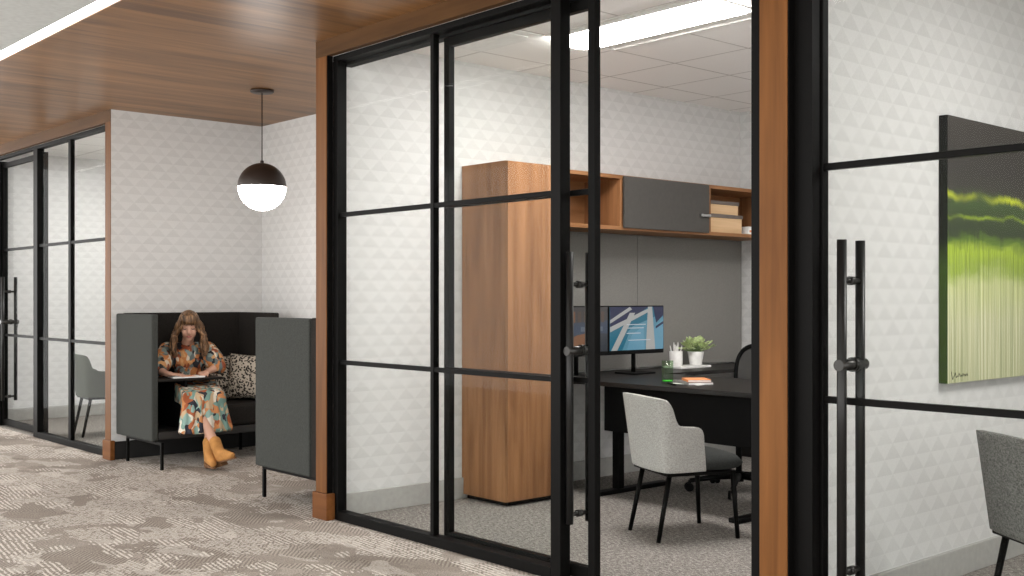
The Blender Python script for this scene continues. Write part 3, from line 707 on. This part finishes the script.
# task chair
r = thing('task_chair', 'black mesh task chair behind the desk', 'chair', (-4.74, 6.36, 0), 0)
b = B()
for i in range(5):
    a = 3.98+2*PI*i/5; d = Vector((math.cos(a), math.sin(a), 0))
    pathtube(b, [d*.03+Vector((0, 0, .11)), d*.17+Vector((0, 0, .10)), d*.345+Vector((0, 0, .075))], [.026, .021, .016], 10)
tube(b, (0, 0, .07), (0, 0, .14), .035); obj('star_base', b, M['black_soft'], r)
for i in range(5):
    a = 3.98+2*PI*i/5; d = Vector((math.cos(a), math.sin(a), 0)); s_ = Vector((-d.y, d.x, 0)); b = B()
    for k in (-1, 1): tube(b, d*.35+s_*k*.012+Vector((0, 0, .03)), d*.35+s_*k*.028+Vector((0, 0, .03)), .03, n=18)
    tube(b, d*.345+Vector((0, 0, .045)), d*.345+Vector((0, 0, .08)), .011); obj('caster', b, M['black_soft'], r)
b = B(); tube(b, (0, 0, .14), (0, 0, .41), .022); obj('gas_column', b, M['black_soft'], r)
b = B(); bx(b, -.24, .24, -.24, .22, .42, .50); obj('seat', b, M['seat'], r, .035, 4)
b = B()
fr_ = []
for i in range(49):
    a = 2*PI*i/48; ca, sa = math.cos(a), math.sin(a)
    fr_.append((.232*math.copysign(abs(ca)**.6, ca), .275+.03*sa, .765+.25*math.copysign(abs(sa)**.6, sa)))
pathtube(b, fr_, .016, 10); pathtube(b, [(0, .06, .42), (0, .24, .42), (0, .30, .52), (0, .29, .60)], .02, 10); obj('back_frame', b, M['black_soft'], r)
b = B()
rows = [(z, [-1+2*i/10 for i in range(11)]) for z in (.54, .62, .70, .78, .86, .94, 1.0)]
g = [[b.verts.new((u*(.215 if z < .95 else .16), .262+.03*(z-.54)/.46+.035*(1-u*u), z)) for u in us] for z, us in rows]
g2 = [[b.verts.new(v.co+Vector((0, .004, 0))) for v in row] for row in g]
for G in (g, g2):
    for i in range(len(G)-1):
        for j in range(10): b.faces.new((G[i][j], G[i][j+1], G[i+1][j+1], G[i+1][j])).smooth = True
M['mesh'] = plain('charcoal_mesh', (.05, .048, .045), .8); obj('mesh_back', b, M['mesh'], r)
for s in (-1, 1):
    b = B(); pathtube(b, [(s*.22, .10, .43), (s*.29, .10, .46), (s*.30, .09, .66)], .014, 10); bx(b, s*.30-.035, s*.30+.035, -.10, .16, .66, .69)
    obj('armrest', b, M['black_soft'], r, .004)

# ------------------------------------------------------------------ painting
m, nt, bs = newmat('green_landscape_paint')
tc = N(nt, 'ShaderNodeTexCoord'); sp_ = N(nt, 'ShaderNodeSeparateXYZ'); nt.links.new(tc.outputs['Object'], sp_.inputs[0])
nz1 = noise(nt, coords(nt, (1, 4, 14)), 1.0, 4, .6)
zz = math_(nt, 'ADD', sp_.outputs[2], math_(nt, 'MULTIPLY_ADD', nz1, .16, -.08))
stk = noise(nt, coords(nt, (1, 60, .9)), 1.0, 5, .7); stk2 = noise(nt, coords(nt, (1, 160, 1.2)), 1.0, 2, .6)
zj = math_(nt, 'ADD', zz, math_(nt, 'MULTIPLY_ADD', stk, .12, -.06))
f = math_(nt, 'DIVIDE', math_(nt, 'SUBTRACT', zj, .95), 1.283)
c = ramp(nt, f, [(0, (.42, .42, .31)), (.22, (.47, .465, .35)), (.36, (.45, .47, .27)), (.44, (.24, .32, .05)), (.49, (.30, .40, .035)), (.535, (.09, .16, .016)), (.565, (.022, .036, .012)), (.62, (.032, .052, .015)), (.68, (.04, .075, .018)), (.74, (.038, .036, .028)), (.82, (.034, .030, .026)), (1, (.040, .034, .029))])
# bright broken streaks of yellow green in the dark water
def streak(z0, hw, dens, ofs):
    w1 = noise(nt, coords(nt, (1, 5, 1), (0, 0, 0), (0, ofs, 0)), 1.0, 4, .6)
    zc_ = math_(nt, 'ADD', sp_.outputs[2], math_(nt, 'MULTIPLY_ADD', w1, .10, -.05))
    zc_ = math_(nt, 'ADD', zc_, math_(nt, 'MULTIPLY_ADD', stk, .05, -.025))
    a = math_(nt, 'SUBTRACT', 1.0, math_(nt, 'DIVIDE', math_(nt, 'ABSOLUTE', math_(nt, 'SUBTRACT', zc_, z0)), hw))
    a = math_(nt, 'MAXIMUM', a, 0.0)
    k = noise(nt, coords(nt, (1, 3, 2), (0, 0, 0), (0, ofs+3, 0)), 1.0, 2)
    return math_(nt, 'MINIMUM', math_(nt, 'MULTIPLY', a, math_(nt, 'MULTIPLY_ADD', k, 3.2, -dens)), 1.0)
s1 = streak(1.860, .026, .75, 0); s2 = streak(1.755, .014, 1.0, 5)
c = mix(nt, math_(nt, 'MAXIMUM', s1, 0.0), c, (.48, .55, .02)); c = mix(nt, math_(nt, 'MAXIMUM', math_(nt, 'MULTIPLY', s2, .8), 0.0), c, (.30, .42, .02))
lowm = math_(nt, 'MULTIPLY', math_(nt, 'LESS_THAN', f, .5), .55)
c = mix(nt, lowm, c, ramp(nt, stk2, [(.35, (.16, .22, .03)), (.5, (.5, .52, .3)), (.65, (.92, .92, .80))]), 'OVERLAY')
nt.links.new(c, bs.inputs['Base Color']); bs.inputs['Roughness'].default_value = .55; bs.inputs['Specular IOR Level'].default_value = .35
M['paint'] = m
m, nt, bs = newmat('painted_canvas_edge'); tc = N(nt, 'ShaderNodeTexCoord'); sp_ = N(nt, 'ShaderNodeSeparateXYZ'); nt.links.new(tc.outputs['Object'], sp_.inputs[0])
f = math_(nt, 'DIVIDE', math_(nt, 'SUBTRACT', math_(nt, 'ADD', sp_.outputs[2], math_(nt, 'MULTIPLY', noise(nt, coords(nt), 20, 3), .05)), .95), 1.283)
nt.links.new(ramp(nt, f, [(0, (.04, .07, .012)), (.45, (.045, .085, .012)), (.56, (.012, .015, .008)), (1, (.008, .008, .007))]), bs.inputs['Base Color']); bs.inputs['Roughness'].default_value = .7; bs.inputs['Specular IOR Level'].default_value = .08
M['paint_edge'] = m
r, P = group_world('painting', 'large green abstract landscape canvas on the right office wall', 'painting', (-2.57, 5.9, .95))
P(box('stretched_canvas', (-2.5895, -2.546, 5.044, 6.72, .95, 2.233), M['paint_edge'], None, .002))
P(box('painted_face', (-2.5459, -2.5448, 5.045, 6.719, .951, 2.232), M['paint']))
b = B(); y = 5.075; pts = []
for i in range(40):
    t = i/39; pts.append((-2.5440, y+t*.17, .985+.020*math.exp(-t*3)*math.cos(t*26)+.007*math.sin(t*55)))
pathtube(b, pts, .0012, 5); P(obj('signature', b, M['black_soft']))

# ------------------------------------------------------------------ the woman
def remesh(o, v, sm=3, f=.5):
    a = o.modifiers.new('remesh', 'REMESH'); a.mode = 'VOXEL'; a.voxel_size = v; a.use_smooth_shade = True
    s = o.modifiers.new('smooth', 'SMOOTH'); s.iterations = sm; s.factor = f
def hull(b, pts):
    vs = [b.verts.new(p) for p in pts]; bmesh.ops.convex_hull(b, input=vs, use_existing_faces=False)
V = Vector
M['skin'] = plain('skin', (.58, .33, .235), .5, var=.03); M['lips'] = plain('lips', (.45, .16, .13), .45); M['dark'] = plain('lash_dark', (.05, .03, .02), .7)
# printed dress
m, nt, bs = newmat('printed_dress')
v = coords(nt, (1, 1, .62)); dn = N(nt, 'ShaderNodeTexNoise'); nt.links.new(v, dn.inputs['Vector']); dn.inputs['Scale'].default_value = 9; dn.inputs['Detail'].default_value = 2
s_ = N(nt, 'ShaderNodeVectorMath', operation='SCALE'); nt.links.new(dn.outputs['Color'], s_.inputs[0]); s_.inputs['Scale'].default_value = .16
a_ = N(nt, 'ShaderNodeVectorMath', operation='ADD'); nt.links.new(v, a_.inputs[0]); nt.links.new(s_.outputs[0], a_.inputs[1])
vo = N(nt, 'ShaderNodeTexVoronoi', feature='F1'); vo.inputs['Scale'].default_value = 29; nt.links.new(a_.outputs[0], vo.inputs['Vector'])
sc_ = N(nt, 'ShaderNodeSeparateColor'); nt.links.new(vo.outputs['Color'], sc_.inputs[0])
spz = N(nt, 'ShaderNodeSeparateXYZ'); nt.links.new(coords(nt), spz.inputs[0])
hi = ramp(nt, sc_.outputs[0], [(0, (.50, .19, .06)), (.20, (.58, .30, .12)), (.32, (.12, .15, .145)), (.46, (.012, .012, .016)), (.66, (.26, .06, .022)), (.78, (.22, .28, .26)), (.90, (.66, .56, .44))], 'CONSTANT')
lo = ramp(nt, sc_.outputs[0], [(0, (.54, .22, .08)), (.15, (.17, .29, .25)), (.36, (.24, .37, .33)), (.50, (.015, .017, .03)), (.66, (.66, .60, .50)), (.80, (.34, .09, .03)), (.90, (.50, .36, .22))], 'CONSTANT')
kk = math_(nt, 'LESS_THAN', spz.outputs[2], .64)
nt.links.new(mix(nt, kk, hi, lo), bs.inputs['Base Color']); bs.inputs['Roughness'].default_value = .8
M['dress'] = m
m, nt, bs = newmat('brown_hair'); h = noise(nt, coords(nt, (60, 60, 7)), 1.0, 3, .6)
nt.links.new(ramp(nt, h, [(.34, (.035, .017, .008)), (.5, (.13, .066, .030)), (.66, (.36, .20, .095))]), bs.inputs['Base Color']); bs.inputs['Roughness'].default_value = .5
M['hair'] = m
M['suede'] = plain('tan_suede', (.46, .215, .060), .9, var=.12); M['sole'] = plain('tan_sole', (.16, .075, .028), .7)
pr_, P = group_world('person', 'woman in a patchwork print dress and tan ankle boots, seated writing in the booth', 'person', (-8.72, 4.2, 0))
f_ = V((.90, -.436, 0)).normalized(); l_ = V((.436, .90, 0)).normalized(); Z = V((0, 0, 1))    # her facing, her left
hip = V((-8.86, 4.27, .56)); waist = V((-8.89, 4.23, .70)); chest = V((-8.88, 4.20, .86)); neckb = V((-8.865, 4.185, .955))
hc = V((-8.755, 4.155, 1.112))
pit = math.radians(12)
fw = (f_*math.cos(pit)-Z*math.sin(pit)); up_ = (Z*math.cos(pit)+f_*math.sin(pit))
def H(a, b_, c): return hc+l_*a+fw*b_+up_*c      # head space: left, forward, up
HM = Matrix((( l_.x, fw.x, up_.x), (l_.y, fw.y, up_.y), (l_.z, fw.z, up_.z))).to_4x4()
shR = chest+V((0, 0, .045))-l_*.165; shL = chest+V((0, 0, .045))+l_*.165
elR = V((-8.75, 3.885, .765)); wrR = V((-8.60, 3.89, .738)); elL = V((-8.68, 4.385, .775)); wrL = V((-8.60, 4.24, .738))
knR = V((-8.36, 4.00, .53)); knL = V((-8.34, 4.19, .53)); anB = V((-8.10, 4.085, .17)); anA = V((-8.22, 4.055, .14))
hipR = hip-l_*.09; hipL = hip+l_*.09
bd = B()
capsule(bd, hip, waist, .125, .10); capsule(bd, waist, chest, .10, .115); capsule(bd, shR, shL, .058)
capsule(bd, neckb-Z*.02, H(0, -.025, -.07), .050, .047)
for a, e, w_ in ((shR, elR, wrR), (shL, elL, wrL)):
    capsule(bd, a, e, .048, .038); capsule(bd, e, w_, .038, .024)
for a, k, n_ in ((hipR, knR, anB), (hipL, knL, anA)):
    capsule(bd, a, k, .085, .056)
    m1 = k.lerp(n_, .32)+V((-.012, 0, 0)); capsule(bd, k, m1, .052, .050); capsule(bd, m1, n_, .050, .030)
# head
ball(bd, H(0, -.012, .02), .1, .76, .92, 1.02, 20, HM); ball(bd, H(0, .022, -.045), .07, .82, .85, .86, 18, HM); ball(bd, H(0, .055, -.088), .026, 1.1, .9, .8, 12, HM)
tube(bd, H(0, .078, .012), H(0, .099, -.030), .008, .013); ball(bd, H(0, .094, -.032), .013, 1.25, 1, .85, 12, HM)
for s in (-1, 1):
    ball(bd, H(s*.036, .066, -.028), .022, 1, .7, 1, 12, HM); ball(bd, H(s*.074, -.01, -.005), .024, .35, .7, 1.1, 12, HM); ball(bd, H(s*.030, .070, .030), .018, 1.3, .6, .5, 12, HM)
# hands
def hand(b, wr, dirv, side, pinch=0):
    dirv = dirv.normalized(); sd = Z.cross(dirv).normalized()*side       # towards the thumb
    pc = wr+dirv*.045-Z*.004
    capsule(b, wr, wr+dirv*.03, .023, .022)
    for k in range(4): capsule(b, wr+dirv*.02+sd*(.024-.016*k), wr+dirv*.082+sd*(.027-.018*k)-Z*.004, .012, .0105)
    for k, L in enumerate((.070, .078, .072, .056)):
        a = wr+dirv*.084+sd*(.027-.018*k)-Z*.004; d = (dirv+sd*(.10-.07*k)).normalized()
        m_ = a+d*L*.45+Z*(.004-.010*pinch); e = m_+(d-Z*(.35+.4*pinch)).normalized()*L*.50
        capsule(b, a, m_, .0088, .0080); capsule(b, m_, e, .0078, .0066)
    t0 = wr+dirv*.030+sd*.022; t1 = t0+(dirv+sd*.9).normalized()*.035; t2 = t1+(dirv*1.2+sd*.1-Z*.2).normalized()*.032
    capsule(b, t0, t1, .0115, .010); capsule(b, t1, t2, .0095, .008)
hand(bd, wrR, V((.75, .65, 0)), 1, .2); hand(bd, wrL, V((.80, -.60, 0)), -1, .8)
bo = P(obj('body', bd, M['skin'])); remesh(bo, .0065, 2, .4)
# dress
dr = B()
capsule(dr, hip, waist, .150, .118); capsule(dr, waist, chest, .118, .135); capsule(dr, shR+l_*.03, shL-l_*.03, .078); capsule(dr, chest+f_*.035-Z*.03-l_*.055, chest+f_*.035-Z*.03+l_*.055, .095)
capsule(dr, neckb-Z*.035, neckb-Z*.005, .075, .060)
for a, e, w_ in ((shR, elR, wrR), (shL, elL, wrL)):
    mid = a.lerp(e, .55); capsule(dr, a, mid, .082, .088); capsule(dr, mid, e, .088, .066); capsule(dr, e, e.lerp(w_, .18), .066, .052)
for a, k in ((hipR, knR), (hipL, knL)): capsule(dr, a, k, .115, .088)
capsule(dr, hip, (knR+knL)/2, .12, .09)
ring = []
for i in range(26):
    a = 2*PI*i/26; wv = 1+.07*math.sin(5*a)
    ring.append(V((-8.285+.095*math.cos(a)*wv, 4.075+.222*math.sin(a)*wv, .285+.01*math.sin(3*a))))
top = [V((-8.37+.10*math.cos(2*PI*i/20), 4.09+.165*math.sin(2*PI*i/20), .585)) for i in range(20)]
hull(dr, ring+top)
hull(dr, [V((-8.30, 4.06+dy, z)) for dy in (-.17, .17) for z in (.50, .60)]+[V((-8.70, 4.2+dy, z)) for dy in (-.2, .16) for z in (.50, .665)])
for i in range(9):     # hanging folds
    a = -PI/2+PI*i/8; capsule(dr, V((-8.34+.06*math.cos(a), 4.085+.16*math.sin(a), .56)), V((-8.283+.082*math.cos(a), 4.075+.212*math.sin(a), .300)), .020, .024)
do = P(obj('dress', dr, M['dress'])); remesh(do, .008, 3, .4)
# face details
for s in (-1, 1):
    b = B(); pathtube(b, [H(s*.018, .0785, .006), H(s*.032, .0805, .001), H(s*.047, .074, .004)], .0032, 6); P(obj('eyelashes', b, M['dark']))
    b = B(); pathtube(b, [H(s*.016, .084, .034), H(s*.033, .084, .040), H(s*.050, .074, .034)], .0032, 6); P(obj('eyebrow', b, M['hair']))
b = B(); pathtube(b, [H(-.024, .080, -.062), H(-.010, .0875, -.058), H(0, .0885, -.060), H(.010, .0875, -.058), H(.024, .080, -.062)], [.002, .0055, .005, .0055, .002], 8)
pathtube(b, [H(-.020, .081, -.064), H(0, .087, -.069), H(.020, .081, -.064)], [.002, .006, .002], 8); P(obj('lips', b, M['lips']))
# hair: cap plus wavy locks
hb = B()
ball(hb, H(0, -.030, .038), .105, .86, .98, .98, 20, HM)
hr = random.Random(3)
for s in (-1, 1):
    for i in range(46):
        t = i/45; back = t                       # from beside the face to the nape
        a0 = math.radians(10+150*t)              # around the head from front to back
        st = H(s*.030*(1-t)+s*.01, .045-.09*t, .128-.012*t)
        sd = H(s*(.096+.008*hr.random())*math.sin(max(.55, a0)), .050-.125*t, .02)
        j = H(s*(.100+.020*hr.random()), .030-.115*t, -.055)
        out = s*(.108+.030*hr.random()); dn_ = hr.uniform(.145, .215)
        k1 = hc+l_*out*.98+f_*(.055-.13*t)-Z*(.10); k2 = hc+l_*(out*1.05+s*.012*math.sin(i))+f_*(.05-.12*t)-Z*(dn_); 
        e_ = k2+l_*(-s*.018*hr.random())-Z*.045+f_*.012
        ctrl = [st, sd, j, k1, k2, e_]; pts = []
        for q in range(len(ctrl)-1):
            p0 = ctrl[max(q-1, 0)]; p1 = ctrl[q]; p2 = ctrl[q+1]; p3 = ctrl[min(q+2, len(ctrl)-1)]
            for tt in (0, .25, .5, .75): pts.append(.5*((2*p1)+(p2-p0)*tt+(2*p0-5*p1+4*p2-p3)*tt*tt+(3*p1-p0-3*p2+p3)*tt**3))
        pts.append(ctrl[-1]); ph = hr.random()*6
        n_ = len(pts); pts = [p+l_*(.007*math.sin(ph+ii*1.1)*min(1, ii/8))+f_*(.006*math.cos(ph+ii*1.1)*min(1, ii/8)) for ii, p in enumerate(pts)]
        pathtube(hb, pts, [.010+.003*math.sin(PI*ii/(n_-1)) if ii < n_-4 else .010*(n_-ii)/4.5 for ii in range(n_)], 7)
for i in range(24):                               # fringe
    u = -1+2*i/23; pts = [H(u*.020, .035, .135), H(u*.048, .075, .108), H(u*.060, .088-.022*u*u, .074), H(u*.064+.002*math.sin(i*3), .090-.026*u*u, .040+.004*math.sin(i*2))]
    pathtube(hb, pts, [.008, .009, .008, .003], 7)
P(obj('hair', hb, M['hair']))
# boots
def boot(an, toe, lab=None, up=0.0, shaft=None):
    toe = toe.normalized(); b = B()
    nrm = (shaft or Z).normalized()
    heel = an-nrm*.085-toe*.02
    capsule(b, an+nrm*.055, an-nrm*.02, .047, .044); capsule(b, an-nrm*.02, heel, .044, .036)
    capsule(b, an-nrm*.045+toe*.02, heel+toe*.13+nrm*.005, .040, .030); capsule(b, heel+toe*.02, heel+toe*.15, .034, .028); 
    o = P(obj('boot', b, M['suede'])); remesh(o, .006, 3, .5)
    b = B(); sd = nrm.cross(toe).normalized()
    base = heel-nrm*.032
    def pl(a, w_, z): return base+toe*a+sd*w_+nrm*z
    prof = [(-.038, .012), (-.038, .030), (.03, .036), (.09, .042), (.145, .034), (.185, .010)]
    rg = [pl(a, w_, .0) for a, w_ in prof]+[pl(a, -w_, .0) for a, w_ in prof[::-1]]
    lo_ = [b.verts.new(p) for p in rg]; hi_ = [b.verts.new(p+nrm*.012) for p in rg]; b.faces.new(lo_[::-1]); b.faces.new(hi_)
    for i in range(len(rg)): b.faces.new((lo_[i], lo_[(i+1) % len(rg)], hi_[(i+1) % len(rg)], hi_[i]))
    hl = [pl(-.038, .030, 0), pl(.028, .033, 0), pl(.028, -.033, 0), pl(-.038, -.030, 0)]
    hull(b, hl+[p-nrm*.030+toe*.006 for p in hl])
    so = obj('sole', b, M['sole'], None, .002); so.parent = o; return o
boot(V((-8.20, 4.06, .150)), V((.88, -.20, -.10)), shaft=V((-.12, .03, 1)))
boot(V((-8.10, 4.085, .165)), V((.90, .18, .24)), shaft=V((-.42, -.22, 1)))
# magazine on the booth table
r = thing('magazine', 'open white magazine with an orange picture on the booth table', 'magazine', (-8.55, 4.035, .7065), math.radians(-8))
box('pages', (-.085, .085, -.13, .13, 0, .012), M['paper'], r, .002)
box('orange_page', (-.05, .082, -.06, .06, .012, .0135), M['orange'], r)
